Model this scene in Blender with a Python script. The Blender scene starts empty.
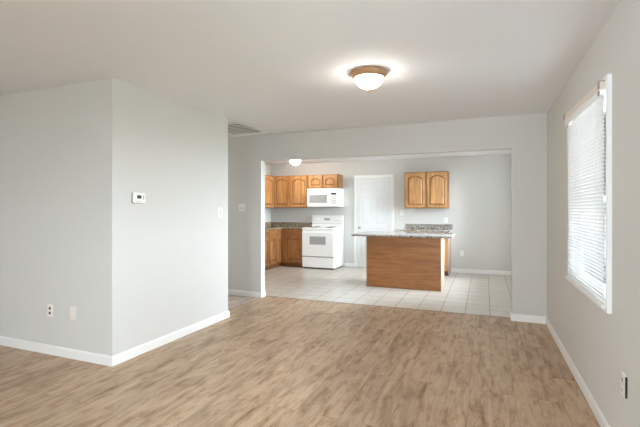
import bpy, bmesh, math, random
from mathutils import Vector, Matrix
random.seed(4)
R = math.radians
sc = bpy.context.scene
C = sc.collection

# ------------------------------------------------------------------ camera, world, exposure
cd = bpy.data.cameras.new('camera'); cam = bpy.data.objects.new('camera', cd); C.objects.link(cam)
cam.location = (0, 0, 1.322); cam.rotation_euler = (R(90), 0, 0.382066)
cd.sensor_width = 36; cd.lens = 409.366 / 640 * 36; cd.shift_y = -4.1 / 640; cd.clip_start = .05
sc.camera = cam

W_STRENGTH = 7.0
w = bpy.data.worlds.new('overcast_sky'); sc.world = w; w.use_nodes = True
bg = w.node_tree.nodes['Background']; bg.inputs[0].default_value = (0.82, .915, 1.0, 1); bg.inputs[1].default_value = W_STRENGTH

sc.view_settings.view_transform = 'Standard'; sc.view_settings.look = 'None'
sc.view_settings.gamma = 1; sc.view_settings.use_curve_mapping = False
sc.view_settings.exposure = 3.02
sc.cycles.use_denoising = True
sc.cycles.max_bounces = 14; sc.cycles.diffuse_bounces = 10; sc.cycles.transparent_max_bounces = 16
sc.cycles.sample_clamp_indirect = 6
BIG_LAMP, SMALL_LAMP = 6.5, 11.0          # lamp emission strengths
LAMP_COL = (1.0, .95, .87, 1)

H = 2.44; XR = .67; YB = 5.369; XL = -2.92; YL = 2.556; YE = 4.24; WT = .115
KY = 9.05; KXL = -4.97; REAR = -4.6; FARL = -6.6; OX0, OX1, OZ = -3.11, .304, 2.05
YT = 5.50

def portal(loc, rot, sx, sy):
    l = bpy.data.lights.new('window_portal', 'AREA'); l.shape = 'RECTANGLE'; l.size = sx; l.size_y = sy
    l.cycles.is_portal = True
    o = bpy.data.objects.new('window_portal', l); C.objects.link(o); o.location = loc; o.rotation_euler = rot
# openings: (y0, y1, z0, z1) in the right wall
WIN = [(2.79, 3.91, .75, 2.07), (1.0, 2.15, .85, 2.0)]  # second window is out of view, added to light the left wall
KWIN = (6.1, 8.35, .68, 2.2)
for (a, b, c, d) in WIN + [KWIN]:
    portal((XR + .14, (a + b) / 2, (c + d) / 2), (0, R(90), 0), d - c, b - a)
FILL_RWIN = [(-.85, .45, .6, 2.2)]   # unseen window added for fill light in the rear wall, behind the camera
for (a, b, c, d) in FILL_RWIN:
    portal(((a + b) / 2, REAR - .14, (c + d) / 2), (R(90), 0, 0), b - a, d - c)

FILL_LWIN = (-4.2, -2.8, .5, 2.2)                                # added unseen in the far left wall, behind the camera, for light
portal((FARL - .14, (FILL_LWIN[0] + FILL_LWIN[1]) / 2, (FILL_LWIN[2] + FILL_LWIN[3]) / 2), (0, R(-90), 0), FILL_LWIN[3] - FILL_LWIN[2], FILL_LWIN[1] - FILL_LWIN[0])

# ------------------------------------------------------------------ materials
def nm(name):
    m = bpy.data.materials.new(name); m.use_nodes = True
    nt = m.node_tree; return m, nt, nt.nodes['Principled BSDF'], nt.nodes.new, nt.links.new
def srgb(r, g, b):
    f = lambda v: (v / 255 / 12.92) if v / 255 <= .04045 else ((v / 255 + .055) / 1.055) ** 2.4
    return (f(r), f(g), f(b), 1)
def plain(name, col, rough=.5, metal=0, bump=0, bscale=200, spec=.5, var=0):
    m, nt, p, N, L = nm(name)
    p.inputs['Base Color'].default_value = col; p.inputs['Roughness'].default_value = rough
    p.inputs['Metallic'].default_value = metal; p.inputs['Specular IOR Level'].default_value = spec
    tc = N('ShaderNodeTexCoord')
    if bump:
        n = N('ShaderNodeTexNoise'); n.inputs['Scale'].default_value = bscale; n.inputs['Detail'].default_value = 3
        L(tc.outputs['Object'], n.inputs['Vector'])
        b = N('ShaderNodeBump'); b.inputs['Strength'].default_value = bump; b.inputs['Distance'].default_value = .002
        L(n.outputs[0], b.inputs['Height']); L(b.outputs[0], p.inputs['Normal'])
    if var:
        n2 = N('ShaderNodeTexNoise'); n2.inputs['Scale'].default_value = 1.3; L(tc.outputs['Object'], n2.inputs['Vector'])
        hs = N('ShaderNodeHueSaturation'); hs.inputs['Color'].default_value = col
        mr = N('ShaderNodeMapRange'); mr.inputs[3].default_value = 1 - var; mr.inputs[4].default_value = 1 + var
        L(n2.outputs[0], mr.inputs[0]); L(mr.outputs[0], hs.inputs['Value']); L(hs.outputs[0], p.inputs['Base Color'])
    return m
def ramp(N, stops):
    r = N('ShaderNodeValToRGB'); e = r.color_ramp.elements
    while len(e) < len(stops): e.new(.5)
    for q, (pos, col) in zip(e, stops): q.position = pos; q.color = col
    return r
def laminate(name, tint=1.0, warm=1.0):
    m, nt, p, N, L = nm(name)
    tc = N('ShaderNodeTexCoord'); sp = N('ShaderNodeSeparateXYZ'); L(tc.outputs['Object'], sp.inputs[0])
    ad = N('ShaderNodeMath'); ad.operation = 'ADD'; ad.inputs[1].default_value = 15.25; L(sp.outputs[0], ad.inputs[0])
    cb = N('ShaderNodeCombineXYZ'); L(sp.outputs[1], cb.inputs[0]); L(ad.outputs[0], cb.inputs[1])
    br = N('ShaderNodeTexBrick'); br.offset = .37; br.offset_frequency = 2
    br.inputs['Scale'].default_value = 1; br.inputs['Brick Width'].default_value = 1.22; br.inputs['Row Height'].default_value = .15
    br.inputs['Mortar Size'].default_value = .0014; br.inputs['Mortar Smooth'].default_value = .3
    br.inputs['Color1'].default_value = (0, 0, 0, 1); br.inputs['Color2'].default_value = (1, 1, 1, 1); br.inputs['Mortar'].default_value = (.5, .5, .5, 1)
    L(cb.outputs[0], br.inputs['Vector'])
    # offset the figure plank by plank
    ml = N('ShaderNodeMath'); ml.operation = 'MULTIPLY'; ml.inputs[1].default_value = 13; L(br.outputs['Color'], ml.inputs[0])
    c2 = N('ShaderNodeCombineXYZ')
    mx = N('ShaderNodeMath'); mx.operation = 'MULTIPLY'; mx.inputs[1].default_value = 1.0; L(sp.outputs[0], mx.inputs[0])
    my = N('ShaderNodeMath'); my.operation = 'MULTIPLY'; my.inputs[1].default_value = .22; L(sp.outputs[1], my.inputs[0])
    L(mx.outputs[0], c2.inputs[0]); L(my.outputs[0], c2.inputs[1]); L(ml.outputs[0], c2.inputs[2])
    n1 = N('ShaderNodeTexNoise'); n1.inputs['Scale'].default_value = 16; n1.inputs['Detail'].default_value = 8; n1.inputs['Roughness'].default_value = .74; n1.inputs['Distortion'].default_value = .35
    L(c2.outputs[0], n1.inputs['Vector'])
    c3 = N('ShaderNodeCombineXYZ')
    mz = N('ShaderNodeMath'); mz.operation = 'MULTIPLY'; mz.inputs[1].default_value = .07; L(sp.outputs[1], mz.inputs[0])
    L(sp.outputs[0], c3.inputs[0]); L(mz.outputs[0], c3.inputs[1]); L(ml.outputs[0], c3.inputs[2])
    n2 = N('ShaderNodeTexNoise'); n2.inputs['Scale'].default_value = 75; n2.inputs['Detail'].default_value = 4; L(c3.outputs[0], n2.inputs['Vector'])
    base = ramp(N, [(.29, srgb(112, 84, 62)), (.39, srgb(160, 131, 106)), (.50, srgb(190, 166, 142)), (.70, srgb(206, 186, 164))])
    L(n1.outputs[0], base.inputs[0])
    fr = ramp(N, [(.3, (.80, .79, .77, 1)), (.6, (1, 1, 1, 1))]); L(n2.outputs[0], fr.inputs[0])
    m1 = N('ShaderNodeMixRGB'); m1.blend_type = 'MULTIPLY'; m1.inputs[0].default_value = 1
    L(base.outputs[0], m1.inputs[1]); L(fr.outputs[0], m1.inputs[2])
    pr = ramp(N, [(0, (.86 * tint, .85 * tint, .84 * tint, 1)), (1, (1.05 * tint, 1.05 * tint, 1.05 * tint, 1))]); L(br.outputs['Color'], pr.inputs[0])
    m2 = N('ShaderNodeMixRGB'); m2.blend_type = 'MULTIPLY'; m2.inputs[0].default_value = 1
    L(m1.outputs[0], m2.inputs[1]); L(pr.outputs[0], m2.inputs[2])
    m3 = N('ShaderNodeMixRGB'); m3.inputs[2].default_value = srgb(92, 72, 56)
    mf = N('ShaderNodeMath'); mf.operation = 'MULTIPLY'; mf.inputs[1].default_value = .55; L(br.outputs['Fac'], mf.inputs[0])
    L(mf.outputs[0], m3.inputs[0]); L(m2.outputs[0], m3.inputs[1])
    n4 = N('ShaderNodeTexNoise'); n4.inputs['Scale'].default_value = 5.5; n4.inputs['Detail'].default_value = 3; n4.inputs['Distortion'].default_value = .8
    L(c2.outputs[0], n4.inputs['Vector'])
    kn = ramp(N, [(.56, (1, 1, 1, 1)), (.70, (.70, .66, .62, 1))]); L(n4.outputs[0], kn.inputs[0])
    m4 = N('ShaderNodeMixRGB'); m4.blend_type = 'MULTIPLY'; m4.inputs[0].default_value = .9; L(m3.outputs[0], m4.inputs[1]); L(kn.outputs[0], m4.inputs[2]); m3 = m4
    hs = N('ShaderNodeHueSaturation'); hs.inputs['Saturation'].default_value = warm; L(m3.outputs[0], hs.inputs['Color'])
    L(hs.outputs[0], p.inputs['Base Color'])
    rr = N('ShaderNodeMapRange'); rr.inputs[3].default_value = .34; rr.inputs[4].default_value = .5; L(n2.outputs[0], rr.inputs[0]); L(rr.outputs[0], p.inputs['Roughness'])
    b = N('ShaderNodeBump'); b.inputs['Strength'].default_value = .25; b.inputs['Distance'].default_value = .001
    L(n2.outputs[0], b.inputs['Height']); L(b.outputs[0], p.inputs['Normal'])
    return m
def tile_mat():
    m, nt, p, N, L = nm('ceramic_tile')
    tc = N('ShaderNodeTexCoord'); mp = N('ShaderNodeMapping'); mp.inputs['Location'].default_value = (-.067 + 20 * .299, -5.80 + 20 * .299, 0)
    L(tc.outputs['Object'], mp.inputs['Vector'])
    br = N('ShaderNodeTexBrick'); br.offset = 0; br.inputs['Scale'].default_value = 1
    br.inputs['Brick Width'].default_value = .299; br.inputs['Row Height'].default_value = .299
    br.inputs['Mortar Size'].default_value = .004; br.inputs['Mortar Smooth'].default_value = .2
    br.inputs['Color1'].default_value = srgb(200, 194, 186); br.inputs['Color2'].default_value = srgb(208, 202, 194); br.inputs['Mortar'].default_value = srgb(84, 76, 69)
    L(mp.outputs[0], br.inputs['Vector'])
    n = N('ShaderNodeTexNoise'); n.inputs['Scale'].default_value = 6; n.inputs['Detail'].default_value = 5; L(tc.outputs['Object'], n.inputs['Vector'])
    rm = ramp(N, [(.3, (.92, .90, .88, 1)), (.65, (1, 1, 1, 1))]); L(n.outputs[0], rm.inputs[0])
    mm = N('ShaderNodeMixRGB'); mm.blend_type = 'MULTIPLY'; mm.inputs[0].default_value = 1
    L(br.outputs[0], mm.inputs[1]); L(rm.outputs[0], mm.inputs[2]); L(mm.outputs[0], p.inputs['Base Color'])
    p.inputs['Roughness'].default_value = .28
    b = N('ShaderNodeBump'); b.invert = True; b.inputs['Strength'].default_value = .5; b.inputs['Distance'].default_value = .002
    L(br.outputs['Fac'], b.inputs['Height']); L(b.outputs[0], p.inputs['Normal'])
    return m
def oak(name, dark, mid, light, axis='z', rough=.38, contrast=1.5):
    m, nt, p, N, L = nm(name)
    tc = N('ShaderNodeTexCoord'); mp = N('ShaderNodeMapping')
    s = {'z': (1, 1, .09), 'x': (.09, 1, 1)}[axis]; mp.inputs['Scale'].default_value = s
    oi = N('ShaderNodeObjectInfo')
    va = N('ShaderNodeVectorMath'); va.operation = 'ADD'
    cb = N('ShaderNodeCombineXYZ'); mu = N('ShaderNodeMath'); mu.operation = 'MULTIPLY'; mu.inputs[1].default_value = 9
    L(oi.outputs['Random'], mu.inputs[0]); L(mu.outputs[0], cb.inputs[0]); L(mu.outputs[0], cb.inputs[1])
    L(tc.outputs['Object'], va.inputs[0]); L(cb.outputs[0], va.inputs[1]); L(va.outputs[0], mp.inputs['Vector'])
    n = N('ShaderNodeTexNoise'); n.inputs['Scale'].default_value = 60; n.inputs['Detail'].default_value = 6; n.inputs['Roughness'].default_value = .6; n.inputs['Distortion'].default_value = .6
    L(mp.outputs[0], n.inputs['Vector'])
    n2 = N('ShaderNodeTexNoise'); n2.inputs['Scale'].default_value = 9; n2.inputs['Detail'].default_value = 2; n2.inputs['Distortion'].default_value = 1.5
    L(mp.outputs[0], n2.inputs['Vector'])
    ad = N('ShaderNodeMath'); ad.operation = 'ADD'; hf = N('ShaderNodeMath'); hf.operation = 'MULTIPLY'; hf.inputs[1].default_value = .5
    L(n.outputs[0], ad.inputs[0]); L(n2.outputs[0], ad.inputs[1]); L(ad.outputs[0], hf.inputs[0])
    k = .13 * contrast
    rm = ramp(N, [(.5 - k, dark), (.5, mid), (.5 + k, light)]); L(hf.outputs[0], rm.inputs[0])
    L(rm.outputs[0], p.inputs['Base Color']); p.inputs['Roughness'].default_value = rough
    b = N('ShaderNodeBump'); b.inputs['Strength'].default_value = .2; b.inputs['Distance'].default_value = .001; L(n.outputs[0], b.inputs['Height']); L(b.outputs[0], p.inputs['Normal'])
    return m
def granite(name, cols):
    m, nt, p, N, L = nm(name)
    tc = N('ShaderNodeTexCoord')
    v = N('ShaderNodeTexVoronoi'); v.inputs['Scale'].default_value = 110; v.inputs['Randomness'].default_value = 1; L(tc.outputs['Object'], v.inputs['Vector'])
    n = N('ShaderNodeTexNoise'); n.inputs['Scale'].default_value = 45; n.inputs['Detail'].default_value = 5; L(tc.outputs['Object'], n.inputs['Vector'])
    sp = N('ShaderNodeSeparateColor'); L(v.outputs['Color'], sp.inputs[0])
    mx = N('ShaderNodeMix'); mx.inputs[0].default_value = .45; L(sp.outputs[0], mx.inputs[2]); L(n.outputs[0], mx.inputs[3])
    rm = ramp(N, cols); L(mx.outputs[0], rm.inputs[0]); L(rm.outputs[0], p.inputs['Base Color']); p.inputs['Roughness'].default_value = .07
    return m
def glass_mat():
    m = bpy.data.materials.new('window_glass'); m.use_nodes = True; nt = m.node_tree; nt.nodes.clear()
    N, L = nt.nodes.new, nt.links.new
    o = N('ShaderNodeOutputMaterial'); mx = N('ShaderNodeMixShader'); t = N('ShaderNodeBsdfTransparent'); g = N('ShaderNodeBsdfGlossy'); f = N('ShaderNodeFresnel')
    g.inputs['Roughness'].default_value = .02; t.inputs[0].default_value = (.94, .96, .96, 1); f.inputs[0].default_value = 1.45
    L(f.outputs[0], mx.inputs[0]); L(t.outputs[0], mx.inputs[1]); L(g.outputs[0], mx.inputs[2]); L(mx.outputs[0], o.inputs[0])
    return m
def translucent(name, col, tr=.45):
    m = bpy.data.materials.new(name); m.use_nodes = True; nt = m.node_tree; nt.nodes.clear()
    N, L = nt.nodes.new, nt.links.new
    o = N('ShaderNodeOutputMaterial'); mx = N('ShaderNodeMixShader'); d = N('ShaderNodeBsdfDiffuse'); t = N('ShaderNodeBsdfTranslucent')
    d.inputs[0].default_value = col; t.inputs[0].default_value = col; mx.inputs[0].default_value = tr
    L(d.outputs[0], mx.inputs[1]); L(t.outputs[0], mx.inputs[2]); L(mx.outputs[0], o.inputs[0])
    return m
def emitter(name, col, strength):
    m, nt, p, N, L = nm(name)
    p.inputs['Base Color'].default_value = (.9, .88, .84, 1); p.inputs['Roughness'].default_value = .25
    p.inputs['Emission Color'].default_value = col; p.inputs['Emission Strength'].default_value = strength
    return m

M = dict(
    wall=plain('wall_paint', srgb(211, 209, 205), .85, bump=.15, bscale=350, spec=.25),
    ceil=plain('ceiling_paint', srgb(240, 240, 242), .95, bump=.2, bscale=250, spec=.1),
    trim=plain('white_trim_paint', srgb(236, 235, 233), .4),
    door=plain('white_door_paint', srgb(224, 225, 226), .4),
    lam=laminate('oak_laminate', 1.0, 1.14), lam2=laminate('grey_oak_laminate', 1.12, .65), tile=tile_mat(),
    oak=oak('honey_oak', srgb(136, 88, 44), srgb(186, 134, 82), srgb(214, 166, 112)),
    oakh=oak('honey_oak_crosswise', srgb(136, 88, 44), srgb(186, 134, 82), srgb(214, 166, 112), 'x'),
    oakb=oak('shaded_oak', srgb(104, 64, 32), srgb(158, 106, 62), srgb(190, 138, 88)),  # honey oak darkened for shade on base cabinets and between wall cabinet doors
    oakshadeh=oak('shaded_oak_crosswise', srgb(104, 64, 32), srgb(158, 106, 62), srgb(190, 138, 88), 'x'),
    isl=oak('island_oak_veneer', srgb(124, 76, 36), srgb(154, 99, 50), srgb(174, 118, 66), 'x'),
    pale=plain('pale_laminate_edge', srgb(172, 148, 134), .5),
    groove=plain('dark_oak_groove', srgb(112, 70, 36), .5),  # darker brown for the groove floor of the cabinet doors
    toe=plain('toe_kick', srgb(120, 78, 40), .6),
    gran=granite('speckled_granite', [(.22, srgb(50, 47, 46)), (.38, srgb(108, 101, 96)), (.52, srgb(152, 144, 136)), (.68, srgb(190, 182, 174))]),
    gran2=granite('brown_granite', [(.2, srgb(42, 34, 28)), (.38, srgb(96, 82, 66)), (.52, srgb(146, 128, 104)), (.7, srgb(190, 176, 152))]),
    blackedge=plain('black_granite_edge', srgb(38, 36, 35), .2),
    appl=plain('white_enamel', srgb(240, 240, 238), .25),
    plastic=plain('white_plastic', srgb(238, 236, 230), .4),
    ivory=plain('ivory_plastic', srgb(232, 225, 217), .45),
    grey=plain('grey_plastic', srgb(150, 150, 150), .4),
    dark=plain('dark_plastic', srgb(28, 28, 30), .3),
    lcd=plain('lcd_screen', srgb(120, 122, 112), .25),
    ovenglass=plain('oven_window', srgb(168, 168, 166), .12),
    bronze=plain('brushed_bronze', srgb(186, 146, 108), .45, metal=.5),
    nickel=plain('satin_nickel', srgb(170, 165, 158), .3, metal=1),
    chrome=plain('chrome', srgb(200, 200, 200), .15, metal=1),
    slat=translucent('blind_vinyl', (.84, .84, .84, 1), .02),
    head=plain('beige_headrail', srgb(226, 214, 204), .5),
    bracket=plain('clear_grey_bracket', srgb(158, 150, 142), .3),
    ground=plain('outdoor_ground', srgb(120, 122, 112), .9, bump=.3, bscale=6, var=.2),
    skyblock=plain('grey_sky_block', srgb(160, 161, 162), .8, bump=.3, bscale=8),
    glass=glass_mat(), screen=translucent('insect_screen', (.5, .5, .5, 1), .5),
    lampg=emitter('lit_frosted_glass', LAMP_COL, BIG_LAMP), lampk=emitter('lit_frosted_glass_kitchen', LAMP_COL, SMALL_LAMP),
    hallfill=emitter('hall_fill_glass', LAMP_COL, 5),
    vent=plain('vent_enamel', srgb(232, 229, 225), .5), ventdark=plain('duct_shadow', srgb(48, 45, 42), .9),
)

# ------------------------------------------------------------------ mesh helpers
def box(bm, x0, x1, y0, y1, z0, z1):
    v = [bm.verts.new((x, y, z)) for x in (x0, x1) for y in (y0, y1) for z in (z0, z1)]
    for f in ((0, 1, 3, 2), (4, 6, 7, 5), (0, 4, 5, 1), (2, 3, 7, 6), (0, 2, 6, 4), (1, 5, 7, 3)):
        bm.faces.new([v[i] for i in f])
def prism(bm, back, front, yb, yf):
    """outlines in (x, z); back outline at yb, front outline at yf"""
    a = [bm.verts.new((x, yb, z)) for x, z in back]; b = [bm.verts.new((x, yf, z)) for x, z in front]
    n = len(a); bm.faces.new(a[::-1]); bm.faces.new(b)
    for i in range(n): bm.faces.new((a[i], a[(i + 1) % n], b[(i + 1) % n], b[i]))
def lathe(bm, prof, seg=40, ctr=(0, 0, 0), axis='z'):
    rings = []
    for r, h in prof:
        ring = []
        for k in range(seg):
            t = 2 * math.pi * k / seg; a, b = r * math.cos(t), r * math.sin(t)
            co = (a, b, h) if axis == 'z' else (a, -h, b)
            ring.append(bm.verts.new((ctr[0] + co[0], ctr[1] + co[1], ctr[2] + co[2])))
        rings.append(ring)
    for p, q in zip(rings, rings[1:]):
        for k in range(seg): bm.faces.new((p[k], p[(k + 1) % seg], q[(k + 1) % seg], q[k]))
    bm.faces.new(rings[0][::-1]); bm.faces.new(rings[-1])
def tube(bm, pts, r, seg=10):
    pts = [Vector(p) for p in pts]; rings = []
    for i, p in enumerate(pts):
        d = (pts[min(i + 1, len(pts) - 1)] - pts[max(i - 1, 0)]).normalized()
        u = d.cross(Vector((0, 0, 1)));
        if u.length < .1: u = d.cross(Vector((1, 0, 0)))
        u.normalize(); v = d.cross(u)
        rings.append([bm.verts.new(p + r * (math.cos(2 * math.pi * k / seg) * u + math.sin(2 * math.pi * k / seg) * v)) for k in range(seg)])
    for a, b in zip(rings, rings[1:]):
        for k in range(seg): bm.faces.new((a[k], a[(k + 1) % seg], b[(k + 1) % seg], b[k]))
    bm.faces.new(rings[0][::-1]); bm.faces.new(rings[-1])
def obj(name, bm, mat, parent=None, bevel=0, smooth=False, label=None):
    bmesh.ops.recalc_face_normals(bm, faces=bm.faces)
    me = bpy.data.meshes.new(name); bm.to_mesh(me); bm.free()
    me.materials.append(M[mat])
    o = bpy.data.objects.new(name, me); C.objects.link(o)
    if parent: o.parent = parent
    if bevel:
        b = o.modifiers.new('bevel', 'BEVEL'); b.width = bevel; b.segments = 2; b.limit_method = 'ANGLE'; b.angle_limit = R(40)
    if smooth:
        for f in me.polygons: f.use_smooth = True
        try: me.set_sharp_from_angle(angle=R(40))
        except Exception: pass
    if label: o['label'] = label
    return o
def bx(name, mat, parent, *boxes, bevel=0, label=None):
    bm = bmesh.new()
    for b in boxes: box(bm, *b)
    return obj(name, bm, mat, parent, bevel, label=label)
def thing(name, label, cat, loc, rotz=0, group=None):
    o = bpy.data.objects.new(name, None); C.objects.link(o); o.empty_display_size = .1
    o.location = loc; o.rotation_euler = (0, 0, rotz); o['label'] = label; o['category'] = cat
    if group: o['group'] = group
    return o
def struct(name, mat, *boxes, parent=None, bevel=0):
    o = bx(name, mat, parent, *boxes, bevel=bevel)
    if not parent: o['kind'] = 'structure'
    return o

# ------------------------------------------------------------------ setting
struct('floor', 'lam', (XL - .19, XR, REAR, YT, -.1, 0), (FARL, XL - .19, REAR, YL + .05, -.1, 0))
struct('floor', 'lam2', (FARL, XL - .19, YE - .05, YT, -.1, 0))
struct('floor', 'tile', (KXL - .1, XR, YT, KY + .1, -.1, 0))
struct('trim_1', 'dark', (OX0, OX1, YT - .006, YT + .002, -.01, .0015))
bx_g = struct('ground', 'ground', (XR + WT + .02, 60, -40, 60, -.7, -.6))
struct('sky_blocker_wall', 'skyblock', (XR + 2.2, XR + 4, 1.9, 5.2, -.6, 3.2), (XR + 1.9, XR + 4.2, 1.8, 5.3, 3.2, 3.3))  # made-up wall and eave outside, cutting sky light on the blind
struct('ceiling', 'ceil', (FARL - .1, XR + .1, REAR - .1, KY + .1, H, H + .1))
def wall_x(name, x0, x1, y0, y1, holes):
    """wall running along y with rectangular holes (y0,y1,z0,z1)"""
    bs = []; y = y0
    for (a, b, c, d) in sorted(holes):
        bs.append((x0, x1, y, a, 0, H))
        if c > 0: bs.append((x0, x1, a, b, 0, c))
        bs.append((x0, x1, a, b, d, H)); y = b
    bs.append((x0, x1, y, y1, 0, H)); return struct(name, 'wall', *bs)
wall_x('wall_right', XR, XR + WT, REAR, KY, WIN + [KWIN])
bs = []; x = FARL
for (a, b, c, d) in FILL_RWIN:
    bs += [(x, a, REAR - WT, REAR, 0, H), (a, b, REAR - WT, REAR, 0, c), (a, b, REAR - WT, REAR, d, H)]; x = b
bs.append((x, XR, REAR - WT, REAR, 0, H)); struct('wall_rear', 'wall', *bs)
struct('wall_left', 'wall', (FARL, XL, YL, YE, 0, H))
wall_x('wall_far_left', FARL - WT, FARL, REAR, YB, [FILL_LWIN])
struct('wall_back', 'wall', (FARL, OX0, YB, YB + WT, 0, H), (OX0, OX1, YB, YB + WT, OZ, H), (OX1, XR, YB, YB + WT, 0, H))
struct('wall_kitchen_back', 'wall', (KXL - WT, XR + WT, KY, KY + WT, 0, H))
struct('wall_kitchen_left', 'wall', (KXL - WT, KXL, YB + WT, KY, 0, H))

def baseboard(name, path, hgt=.082, th=.014):
    """path of (x, y) along the wall face, room on the right-hand side of travel"""
    prof = [(0, 0), (th, 0), (th, hgt - .014), (th * .45, hgt), (0, hgt)]
    bm = bmesh.new(); rings = []; P = [Vector(p) for p in path]
    for i, p in enumerate(P):
        ds = []
        if i: ds.append((p - P[i - 1]).normalized())
        if i < len(P) - 1: ds.append((P[i + 1] - p).normalized())
        ns = [Vector((d.y, -d.x)) for d in ds]
        n = sum(ns, Vector((0, 0)));
        if len(ns) == 2: n = n / (1 + ns[0].dot(ns[1]))
        rings.append([bm.verts.new((p.x + n.x * a, p.y + n.y * a, z)) for a, z in prof])
    for a, b in zip(rings, rings[1:]):
        for k in range(len(prof)): bm.faces.new((a[k], a[(k + 1) % 5], b[(k + 1) % 5], b[k]))
    bm.faces.new(rings[0]); bm.faces.new(rings[-1][::-1])
    o = obj(name, bm, 'trim'); o['kind'] = 'structure'; return o
e = .0005
baseboard('baseboard_left', [(FARL, YL - e), (XL + e, YL - e), (XL + e, YE + e), (FARL, YE + e)])
baseboard('baseboard_back', [(FARL, YB - e), (OX0 + e, YB - e), (OX0 + e, YB + WT + e)])
baseboard('baseboard_back_right', [(OX1 - e, YB + WT), (OX1 - e, YB - e), (XR - e, YB - e), (XR - e, REAR + e)])
baseboard('baseboard_rear', [(XR - .02, REAR + e), (FARL, REAR + e)])
baseboard('baseboard_kitchen_back', [(-3.02, KY - e), (-2.79, KY - e)])
baseboard('baseboard_kitchen_back', [(-.655, KY - e), (XR - e, KY - e), (XR - e, YB + WT + .02)])

# ---- windows, some of them unseen and added for light
def window(name, loc, rz, w, z0, z1, casing=True):
    """loc = centre of the opening on the wall's room face at z=0; local -y into the room"""
    o = bpy.data.objects.new(name, None); C.objects.link(o); o.location = loc; o.rotation_euler = (0, 0, rz); o['kind'] = 'structure'
    a = w / 2; f = .035
    bx('window_frame', 'trim', o, (-a, -a + f, .005, WT, z0, z1), (a - f, a, .005, WT, z0, z1), (-a + f, a - f, .005, WT, z0, z0 + f), (-a + f, a - f, .005, WT, z1 - f, z1))
    if casing:
        t, c = .024, .022
        bx('window_casing', 'trim', o, (-a - c, -a + .006, -t, .004, z0 - c, z1 + c), (a - .006, a + c, -t, .004, z0 - c, z1 + c),
           (-a + .006, a - .006, -t, .004, z1 - .006, z1 + c), (-a + .006, a - .006, -t, .004, z0 - c, z0 + .012), bevel=.003)
    zm = (z0 + z1) / 2 - .02; s = .04
    for (q0, q1, y0, y1) in ((z0 + f, zm + .02, .060, .082), (zm - .02, z1 - f, .086, .108)):
        sh = bx('sash', 'trim', o, (-a + f, -a + f + s, y0, y1, q0, q1), (a - f - s, a - f, y0, y1, q0, q1),
                (-a + f + s, a - f - s, y0, y1, q0, q0 + s), (-a + f + s, a - f - s, y0, y1, q1 - s, q1))
        ym = (y0 + y1) / 2
        bx('pane', 'glass', sh, (-a + f + s, a - f - s, ym - .002, ym + .002, q0 + s, q1 - s))
        bx('muntin', 'trim', sh, *[(xx - .009, xx + .009, ym + .003, ym + .011, q0 + s, q1 - s) for xx in (-w / 6 + .01, w / 6 - .01)],
           (-a + f + s, a - f - s, ym + .003, ym + .0105, (q0 + q1) / 2 - .009, (q0 + q1) / 2 + .009))
    return o
for i, (a, b, c, d) in enumerate(WIN):
    window('window_%d' % (i + 1), (XR, (a + b) / 2, 0), R(-90), b - a, c, d)  # the second of these is the unseen one added for light
for i, (a, b, c, d) in enumerate(FILL_RWIN):
    window('window_%d' % (i + 3), ((a + b) / 2, REAR, 0), R(180), b - a, c, d)  # added behind the camera to light the room
a, b, c, d = KWIN
window('window_%d' % (3 + len(FILL_RWIN)), (XR, (a + b) / 2, 0), R(-90), b - a, c, d)

a, b, c, d = FILL_LWIN
window('window_%d' % (4 + len(FILL_RWIN)), (FARL, (a + b) / 2, 0), R(90), b - a, c, d)  # unseen side opening added to light the right wall

# ---- white six-panel door in the kitchen
dr = bpy.data.objects.new('door_1', None); C.objects.link(dr); dr.location = (-2.328, KY, 0); dr['kind'] = 'structure'
bx('door_casing', 'trim', dr, (-.462, -.395, -.018, -e, 0, 2.10), (.395, .462, -.018, -e, 0, 2.10), (-.395, .395, -.018, -e, 2.035, 2.10), bevel=.003)
bm = bmesh.new(); box(bm, -.39, .39, -.006, -e, .012, 2.03)
rows = [(.22, .80), (.98, 1.60), (1.72, 1.92)]
zs = [.012, .22, .80, .98, 1.60, 1.72, 1.92, 2.03]
for (x0, x1) in ((-.39, -.28), (-.055, .055), (.28, .39)): box(bm, x0, x1, -.014, -.006, .012, 2.03)
for k in range(0, 8, 2):
    for (x0, x1) in ((-.28, -.055), (.055, .28)): box(bm, x0, x1, -.014, -.006, zs[k], zs[k + 1])
obj('door_slab', bm, 'door', dr, .002)
for (z0, z1) in rows:
    for (x0, x1) in ((-.28, -.055), (.055, .28)):
        bm = bmesh.new(); g = .014; i_ = .04
        prism(bm, [(x0 + g, z0 + g), (x1 - g, z0 + g), (x1 - g, z1 - g), (x0 + g, z1 - g)],
              [(x0 + i_, z0 + i_), (x1 - i_, z0 + i_), (x1 - i_, z1 - i_), (x0 + i_, z1 - i_)], -.006, -.0125)
        obj('raised_panel', bm, 'door', dr)
bm = bmesh.new(); lathe(bm, [(.030, .014), (.030, .020), (.011, .024), (.011, .045), (.022, .050), (.028, .062), (.026, .074), (.012, .080)], 24, (-.325, 0, .905), 'y')
obj('door_knob', bm, 'nickel', dr, smooth=True, label='round satin metal door knob')

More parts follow.
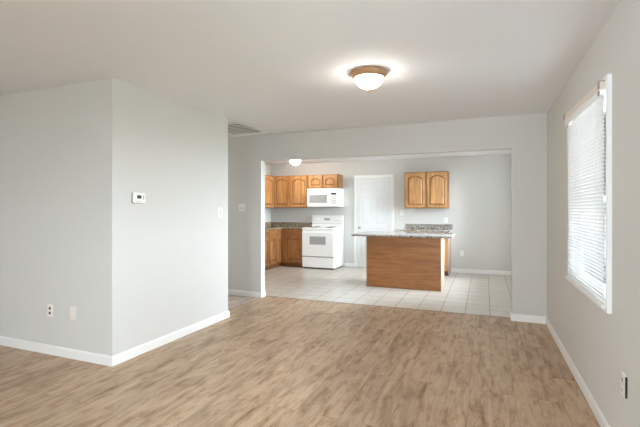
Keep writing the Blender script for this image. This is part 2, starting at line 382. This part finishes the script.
# ------------------------------------------------------------------ cabinets
def arch(x0, x1, zs_, rise, n=18):
    return [(x0 + (x1 - x0) * k / n, zs_ + rise * math.sin(math.pi * k / n) ** 1.3) for k in range(n + 1)]
def cab_door(parent, x0, x1, z0, z1, yf, mat, arched=True, knob=None):
    """door front; yf = face of the cabinet body, the door sits in front of it (towards -y)"""
    s = .052 if x1 - x0 > .25 else .042; t = .022
    bm = bmesh.new()
    box(bm, x0, x0 + s, yf - t, yf - .007, z0, z1); box(bm, x1 - s, x1, yf - t, yf - .007, z0, z1)
    box(bm, x0 + s, x1 - s, yf - t, yf - .007, z0, z0 + s)
    rise = min(.055, (z1 - z0) * .16) if arched else 0
    low = z1 - s - rise
    a = arch(x0 + s, x1 - s, low, rise)
    outl = a + [(x1 - s, z1), (x0 + s, z1)]
    prism(bm, outl, outl, yf - .007, yf - t)
    g = .014; i_ = .034
    b1 = [(x0 + s + g, z0 + s + g), (x1 - s - g, z0 + s + g)] + arch(x0 + s + g, x1 - s - g, low - g, rise)[::-1]
    b2 = [(x0 + s + i_, z0 + s + i_), (x1 - s - i_, z0 + s + i_)] + arch(x0 + s + i_, x1 - s - i_, low - i_, rise * .9)[::-1]
    prism(bm, b1, b2, yf - .007, yf - .019)
    d_ = obj('door', bm, mat, parent, .002)
    bx('panel_groove', 'groove', d_, (x0 + .004, x1 - .004, yf - .0069, yf - .0005, z0 + .004, z1 - .004), label='darker groove around the panel')
    return d_
def drawer(parent, x0, x1, z0, z1, yf, mat):
    bm = bmesh.new(); box(bm, x0, x1, yf - .019, yf - .0005, z0, z1); return obj('drawer_front', bm, mat, parent, .005)
def wall_cab(label, loc, rz, w, d, h, doors, group=None, mat='oak'):
    t = thing('wall_cabinet', label, 'cabinet', loc, rz, group)
    bx('body', 'oakb', t, (-w / 2, w / 2, -d, -e, 0, h), bevel=.002)  # body coloured darker to give shade lines between the doors
    for (a, b) in doors: cab_door(t, a, b, .018, h - .022, -d, mat)
    return t
def base_cab(label, loc, rz, w, d, units, mat='oakb', math_='oakshadeh', hh=.872, group=None):
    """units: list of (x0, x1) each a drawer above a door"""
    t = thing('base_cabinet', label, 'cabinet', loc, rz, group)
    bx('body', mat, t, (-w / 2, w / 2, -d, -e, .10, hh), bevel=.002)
    bx('toe_kick', 'toe', t, (-w / 2 + .001, w / 2 - .001, -d + .06, -e, 0, .0995))
    for (a, b) in units:
        drawer(t, a, b, .725, hh - .022, -d, math_)
        cab_door(t, a, b, .125, .70, -d, mat, arched=False)
    return t
UP = .325
# upper cabinets, back wall left of the microwave, then over the microwave
wall_cab('honey oak wall cabinet with two arched doors left of the microwave', (-4.255, KY, 1.365), 0, .886, UP, .755, [(-.43, -.022), (.002, .42)])
wall_cab('short honey oak wall cabinet directly above the white microwave', (-3.436, KY, 1.807), 0, .744, UP, .313, [(-.345, -.012), (.02, .345)])
wall_cab('honey oak wall cabinet at the left edge on the kitchen side wall', (KXL, 8.10, 1.365), R(90), 1.20, UP - .05, .755, [(-.58, -.01), (.01, .56)])
wall_cab('lone honey oak wall cabinet right of the white door', (-1.13, KY, 1.345), 0, .884, UP, .76, [(-.425, -.012), (.02, .425)])
# lower cabinets
base_cab('oak base cabinet, browned for shade, between the kitchen corner and the range', (-4.084, KY, 0), 0, .546, .62, [(-.165, .262)])
base_cab('oak base cabinet run, browned for shade, along the kitchen side wall', (KXL, 7.845, 0), R(90), 1.90 - .33, .61, [(-.76, -.39), (-.37, 0), (.02, .385), (.405, .555)])
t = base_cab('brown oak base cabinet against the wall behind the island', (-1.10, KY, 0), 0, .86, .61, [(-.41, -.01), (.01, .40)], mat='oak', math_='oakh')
bx('end_panel', 'pale', t, (.4305, .442, -.60, -e, 0, .872), label='pale end panel')
# island
isl = thing('kitchen_island', 'brown wood kitchen island with wide horizontal-grain panel facing the room', 'kitchen island', (-1.264, 6.82, 0))
IW = .616; ID = .55
bx('body', 'oak', isl, (-IW + .004, IW - .004, .012, ID, .10, .868))
bx('toe_kick', 'toe', isl, (-IW + .006, IW - .006, .012, ID - .06, 0, .0995))
bx('back_panel', 'isl', isl, (-IW + .012, IW - .012, 0, .0115, .004, .868), label='brown panel with horizontal grain')
for sx in (-1, 1):
    u = (-IW - .004, -IW + .0035) if sx < 0 else (IW - .0035, IW + .004)
    bx('end_panel', 'pale', isl, (u[0], u[1], 0, ID, .002, .868), label='pale end panel')
for (a_, b_) in ((-.6, -.21), (-.2, .19), (.2, .6)):
    g_ = bpy.data.objects.new('front_frame', None)
    bm = bmesh.new(); box(bm, a_, b_, ID + .0005, ID + .019, .725, .85); obj('drawer_front', bm, 'oakh', isl, .004)
    bm = bmesh.new(); box(bm, a_, b_, ID + .0005, ID + .012, .125, .70); box(bm, a_, a_ + .05, ID + .012, ID + .02, .125, .70); box(bm, b_ - .05, b_, ID + .012, ID + .02, .125, .70)
    box(bm, a_ + .05, b_ - .05, ID + .012, ID + .02, .125, .175); box(bm, a_ + .05, b_ - .05, ID + .012, ID + .02, .65, .70); obj('door', bm, 'oak', isl, .002)
# worktops
def worktop(label, loc, rz, boxes, splash, mat):
    t = thing('worktop', label, 'countertop', loc, rz)
    bx('slab', mat, t, *boxes, bevel=.006)
    if splash: bx('backsplash', mat, t, *splash, bevel=.002, label='upstand strip of the same granite')
    return t
worktop('speckled light granite worktop on the kitchen island', (-1.264, 6.82, .8685), 0, [(-.845, .79, -.14, .90, 0, .032)], None, 'gran')
worktop('short granite worktop against the wall behind the island', (-1.10, KY, .8725), 0, [(-.50, .475, -.655, -.001, 0, .038)], [(-.50, .475, -.022, -.001, .0385, .135)], 'gran')
worktop('brown granite corner worktop left of the range', (-4.97, KY, .8725), 0, [(.001, 1.159, -.655, -.001, 0, .038), (.001, .65, -2.0, -.6555, 0, .038)],
        [(.023, 1.159, -.022, -.001, .0385, .135), (.001, .0225, -2.0, -.001, .0385, .135)], 'gran2')

# ------------------------------------------------------------------ range
rg = thing('range', 'white freestanding electric range between brown cabinets and bare wall', 'stove', (-3.416, KY - .03, 0))
w2 = .380
bx('body', 'appl', rg, (-w2, w2, -.625, 0, .03, .885), bevel=.004)
bx('foot_rail', 'dark', rg, (-w2 + .02, w2 - .02, -.60, -.02, 0, .0295))
bx('storage_drawer', 'appl', rg, (-w2 + .004, w2 - .004, -.650, -.6255, .045, .262), bevel=.005)
od = bx('oven_door', 'appl', rg, (-w2 + .004, w2 - .004, -.662, -.6255, .285, .835), bevel=.006)
bx('oven_window', 'ovenglass', od, (-.19, .19, -.6645, -.6622, .545, .725), bevel=.001, label='grey glass oven window')
bm = bmesh.new(); tube(bm, [(-.33, -.6625, .80), (-.33, -.70, .80), (-.30, -.705, .80), (.30, -.705, .80), (.33, -.70, .80), (.33, -.6625, .80)], .011)
obj('handle', bm, 'appl', od, smooth=True)
bx('drawer_gap', 'grey', rg, (-w2 + .006, w2 - .006, -.640, -.6255, .2625, .2845))
ct = bx('cooktop', 'appl', rg, (-w2 - .002, w2 + .002, -.665, -.001, .8855, .912), bevel=.006)
for (cx, cy, r) in ((-.19, -.47, .10), (.19, -.47, .078), (-.19, -.20, .078), (.19, -.20, .10)):
    bm = bmesh.new(); lathe(bm, [(r, .9125), (r, .916), (r - .012, .917), (r - .02, .9135)], 32, (cx, cy, 0)); bn = obj('burner', bm, 'chrome', ct, smooth=True)
    bm = bmesh.new()
    for q in range(4):
        rr = (r - .022) * (q + 1) / 4
        tube(bm, [(cx + rr * math.cos(k * math.pi / 12), cy + rr * math.sin(k * math.pi / 12), .922) for k in range(25)], .005, 8)
    obj('burner_coil', bm, 'dark', ct, smooth=True)
bg_ = bmesh.new(); prof = [(-.085, .9125), (-.001, .9125), (-.001, 1.18), (-.055, 1.18), (-.065, 1.172)]
v1 = [bg_.verts.new((-w2, y, z)) for y, z in prof]; v2 = [bg_.verts.new((w2, y, z)) for y, z in prof]
bg_.faces.new(v1); bg_.faces.new(v2[::-1])
for k in range(5): bg_.faces.new((v1[k], v1[(k + 1) % 5], v2[(k + 1) % 5], v2[k]))
cp = obj('control_panel', bg_, 'appl', rg, .004)
bx('panel_groove', 'grey', cp, (-w2 + .01, w2 - .01, -.0855, -.078, .985, .991))
for kx in (-.30, -.22, .22, .30):
    bm = bmesh.new(); lathe(bm, [(.024, .073), (.022, .084), (.017, .090), (.017, .100), (.012, .102)], 20, (kx, 0, 1.09), 'y'); obj('knob', bm, 'plastic', cp, smooth=True)
bx('clock_display', 'grey', cp, (-.07, .07, -.0765, -.070, 1.07, 1.115))

# ------------------------------------------------------------------ microwave
mw = thing('microwave', 'white over-the-range microwave beneath short oak cabinet', 'microwave', (-3.418, KY, 1.378))
bx('body', 'appl', mw, (-.378, .378, -.385, -e, 0, .424), bevel=.006)
md = bx('door', 'appl', mw, (-.376, .172, -.41, -.3855, .018, .385), bevel=.006)
bx('window', 'ovenglass', md, (-.32, .115, -.4125, -.4102, .09, .275), label='grey mesh window')
bm = bmesh.new(); tube(bm, [(.148, -.4105, .06), (.148, -.437, .07), (.148, -.437, .33), (.148, -.4105, .34)], .008); obj('handle', bm, 'appl', md, smooth=True)
cp = bx('control_panel', 'appl', mw, (.175, .376, -.408, -.3855, .018, .385), bevel=.005)
bx('display', 'dark', cp, (.215, .335, -.4105, -.4082, .275, .315))
for r_ in range(5):
    for q in range(3): bx('button', 'grey', cp, (.222 + q * .04, .248 + q * .04, -.4095, -.4082, .065 + r_ * .038, .083 + r_ * .038))
bx('vent_grille', 'appl', mw, (-.376, .376, -.402, -.3855, .388, .42), *[(-.35 + k * .05, -.315 + k * .05, -.4035, -.402, .398, .402) for k in range(14)])
bx('bottom_panel', 'dark', mw, (-.36, .36, -.37, -.02, -.006, -.0005))

# ------------------------------------------------------------------ ceiling lamps
def ceiling_lamp(label, loc, r, mat, drop):
    t = thing('ceiling_light', label, 'ceiling light', loc)
    bm = bmesh.new()
    lathe(bm, [(r * .80, -.0005), (r * .97, -.003), (r, -.010), (r * .985, -.018), (r * .93, -.034), (r * .86, -.050), (r * .82, -.055), (r * .78, -.050), (r * .76, -.040)], 48)
    obj('base', bm, 'bronze', t, smooth=True)
    bm = bmesh.new(); rg_ = r * .75; h_ = drop - .054
    lathe(bm, [(rg_ * .99, -.0405), (rg_, -.05)] + [(rg_ * math.cos(k * math.pi / 2 / 11) ** .8, -.05 - h_ * math.sin(k * math.pi / 2 / 11)) for k in range(1, 11)] + [(.012, -.05 - h_)], 48)
    obj('glass_shade', bm, mat, t, smooth=True, label='glowing frosted glass bowl')
    bm = bmesh.new(); z = -.05 - h_
    lathe(bm, [(.013, z - .0005), (.016, z - .006), (.008, z - .011), (.013, z - .018), (.005, z - .028)], 20)
    obj('finial', bm, 'bronze', t, smooth=True)
ceiling_lamp('bronze-rimmed flush ceiling light with glowing bowl in the main room', (-.873, 3.24, H), .148, 'lampg', .135)
ceiling_lamp('small flush ceiling light glowing in the kitchen beyond the header', (-3.78, 7.99, H), .150, 'lampk', .165)

ceiling_lamp('small unseen ceiling light added to brighten the hallway behind the left wall', (-4.7, 4.8, H), .13, 'hallfill', .12)  # fill lamp added out of view for the dim hall wall
# ------------------------------------------------------------------ ceiling vent
vt = thing('ceiling_vent', 'white slatted return air vent in the ceiling by the hallway', 'vent', (-3.185, 4.81, H))
a_, b_ = .265, .36
bx('frame', 'vent', vt, (-a_, -a_ + .025, -b_, b_, -.012, -e), (a_ - .025, a_, -b_, b_, -.012, -e), (-a_ + .025, a_ - .025, -b_, -b_ + .025, -.012, -e), (-a_ + .025, a_ - .025, b_ - .025, b_, -.012, -e), bevel=.002)
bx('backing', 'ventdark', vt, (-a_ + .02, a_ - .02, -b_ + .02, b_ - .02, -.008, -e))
bm = bmesh.new(); n = 8
for k in range(n):
    y = -b_ + .04 + (2 * b_ - .12) * k / (n - 1)
    box(bm, -a_ + .02, a_ - .02, y, y + .050, -.0105, -.0082)
obj('slats', bm, 'vent', vt)
bx('divider', 'vent', vt, (-.006, .006, -b_ + .02, b_ - .02, -.0135, -.0125))

# ------------------------------------------------------------------ plates, outlets, thermostat
def plate(name, label, cat, loc, rz, w=.072, h=.116, kind='outlet', mat='plastic', th=.006):
    t = thing(name, label, cat, loc, rz)
    bx('cover_plate', mat, t, (-w / 2, w / 2, -th, -e, -h / 2, h / 2), bevel=.002)
    if kind == 'outlet':
        for s in (-1, 1):
            bm = bmesh.new(); zc = s * .0265
            pts = [(.017 * math.cos(k * math.pi / 8), zc + .0145 * math.sin(k * math.pi / 8)) for k in range(16)]
            prism(bm, pts, pts, -th - .0003, -th - .002); rc = obj('receptacle', bm, 'plastic' if mat == 'plastic' else mat, t)
            bx('slot', 'dark', rc, (-.0085, -.0055, -th - .003, -th - .0021, zc - .002, zc + .008), (.0055, .0085, -th - .003, -th - .0021, zc - .002, zc + .008), (-.003, .003, -th - .003, -th - .0021, zc - .010, zc - .005))
    if kind == 'jacks':
        for s in (-1, 1): bx('jack', 'dark', t, (-.012, .012, -th - .0025, -th - .0003, s * .021 - .011, s * .021 + .011), bevel=.002)
    if kind == 'switch':
        n_ = 2 if w > .1 else 1
        for k in range(n_):
            xc = (k - (n_ - 1) / 2) * .046
            bx('toggle', mat, t, (xc - .005, xc + .005, -th - .012, -th - .0003, -.006, .013), bevel=.001)
            bx('toggle_surround', 'grey', t, (xc - .008, xc + .008, -th - .0012, -th - .0003, -.015, .0165))
    if kind == 'blank':
        for s in (-1, 1):
            bm = bmesh.new(); lathe(bm, [(.004, th + .0003), (.003, th + .0015)], 12, (0, 0, s * .042), 'y'); obj('screw', bm, mat, t)
    return t
plate('wall_jack_plate', 'small ivory wall plate with two dark jacks on left wall near floor', 'wall plate', (-3.685, YL, .397), 0, kind='jacks', mat='ivory')
plate('blank_wall_plate', 'plain ivory blank wall plate on left wall nearest its corner', 'wall plate', (-3.386, YL, .402), 0, kind='blank', mat='ivory')
plate('light_switch', 'white single light switch near the end of the bright left wall', 'light switch', (XL, 4.075, 1.285), R(90), kind='switch')
plate('light_switch', 'double light switch on the back wall left of the wide kitchen opening', 'light switch', (-3.447, YB, 1.348), 0, w=.115, kind='switch')
plate('electrical_outlet', 'white electrical outlet low on kitchen wall right of the island', 'outlet', (-.437, KY, .40), 0)
plate('electrical_outlet', 'white outlet between the white door and the lone wall cabinet', 'outlet', (-1.692, KY, 1.243), 0)
plate('electrical_outlet', 'white outlet above the granite upstand beneath the lone wall cabinet', 'outlet', (-.757, KY, 1.09), 0)
ro = plate('electrical_outlet', 'white outlet standing proud of the right wall below the window', 'outlet', (XR, 2.535, .42), R(-90), th=.010)
bx('gap_shade', 'dark', ro, (.0365, .040, -.010, -e, -.053, .053), label='black strip for the shaded gap along the near edge')  # dark strip standing in for shade beside the raised plate

th = thing('thermostat', 'white wall thermostat with small dark display on bright left wall', 'thermostat', (XL, 2.825, 1.425), R(90))
bx('wall_base', 'grey', th, (-.068, .066, -.008, -e, -.050, .048), bevel=.003)
bd = bx('body', 'plastic', th, (-.064, .070, -.030, -.0085, -.046, .050), bevel=.006)
bx('display', 'lcd', bd, (-.030, .018, -.0315, -.0303, -.006, .024))
bx('display_digit', 'dark', bd, (-.026, -.009, -.0325, -.0316, -.003, .021), (-.003, .014, -.0325, -.0316, -.003, .021))
for k in range(2): bx('button', 'grey', bd, (.034, .050, -.0325, -.0303, -.012 + k * .020, .002 + k * .020), bevel=.001)
bx('mode_switch', 'grey', bd, (-.030, -.020, -.0325, -.0303, -.034, -.026), (-.002, .010, -.0325, -.0303, -.034, -.026))

# ------------------------------------------------------------------ blind on the visible window
a, b, c, d = WIN[0]
bl = thing('window_blind', 'white horizontal slat blind hanging in the window on the right wall', 'blind', (XR, (a + b) / 2, c), R(-90))
hw = (b - a) / 2 - .002; zt = d - c
SK = .022                                   # the headrail hangs lower at its near end
def skew(o, k=SK):
    for v in o.data.vertices: v.co.z -= k * v.co.x / hw
skew(bx('headrail', 'head', bl, (-hw - .01, hw + .004, -.054, -.026, zt - .034, zt + .010), bevel=.003, label='beige headrail'))
skew(bx('valance', 'slat', bl, (-hw, hw, -.053, -.050, zt - .085, zt - .036), bevel=.001))
for xc in (-hw - .004, hw - .016):
    skew(bx('bracket', 'bracket', bl, (xc - .018, xc + .018, -.060, -.0255, zt - .030, zt + .018), bevel=.003, label='grey mounting bracket'))
skew(bx('bracket', 'bracket', bl, (hw - .030, hw + .002, -.060, -.0535, zt - .070, zt - .042), bevel=.003, label='grey mounting bracket'))
bm = bmesh.new(); pitch = .0225; z = zt - .095; tilt = R(-64); zb = .03
while z > zb:
    t_ = tilt
    rows_ = []
    for j in range(5):
        u = (j / 4 - .5) * .0265; cv = .0022 * (1 - (2 * j / 4 - 1) ** 2)
        rows_.append((-.034 + u * math.cos(t_) - cv * math.sin(t_), z + u * math.sin(t_) + cv * math.cos(t_)))
    vs = [[bm.verts.new((x, y, q)) for x in (-hw + .004, hw - .004)] for y, q in rows_]
    us = [[bm.verts.new((x, y, q - .0008)) for x in (-hw + .004, hw - .004)] for y, q in rows_]
    for j in range(4):
        bm.faces.new((vs[j][0], vs[j][1], vs[j + 1][1], vs[j + 1][0])); bm.faces.new((us[j][0], us[j + 1][0], us[j + 1][1], us[j][1]))
    for j in (0, 4): bm.faces.new((vs[j][0], us[j][0], us[j][1], vs[j][1]))
    z -= pitch
obj('slats', bm, 'slat', bl)
bx('bottom_rail', 'slat', bl, (-hw, hw, -.046, -.022, .002, .020), bevel=.003)
bm = bmesh.new()
for xx in (-hw * .78, 0, hw * .78):
    for yy in (-.048, -.020): tube(bm, [(xx, yy, .018), (xx, yy, zt - .08)], .0008, 6)
obj('ladder_cord', bm, 'slat', bl)
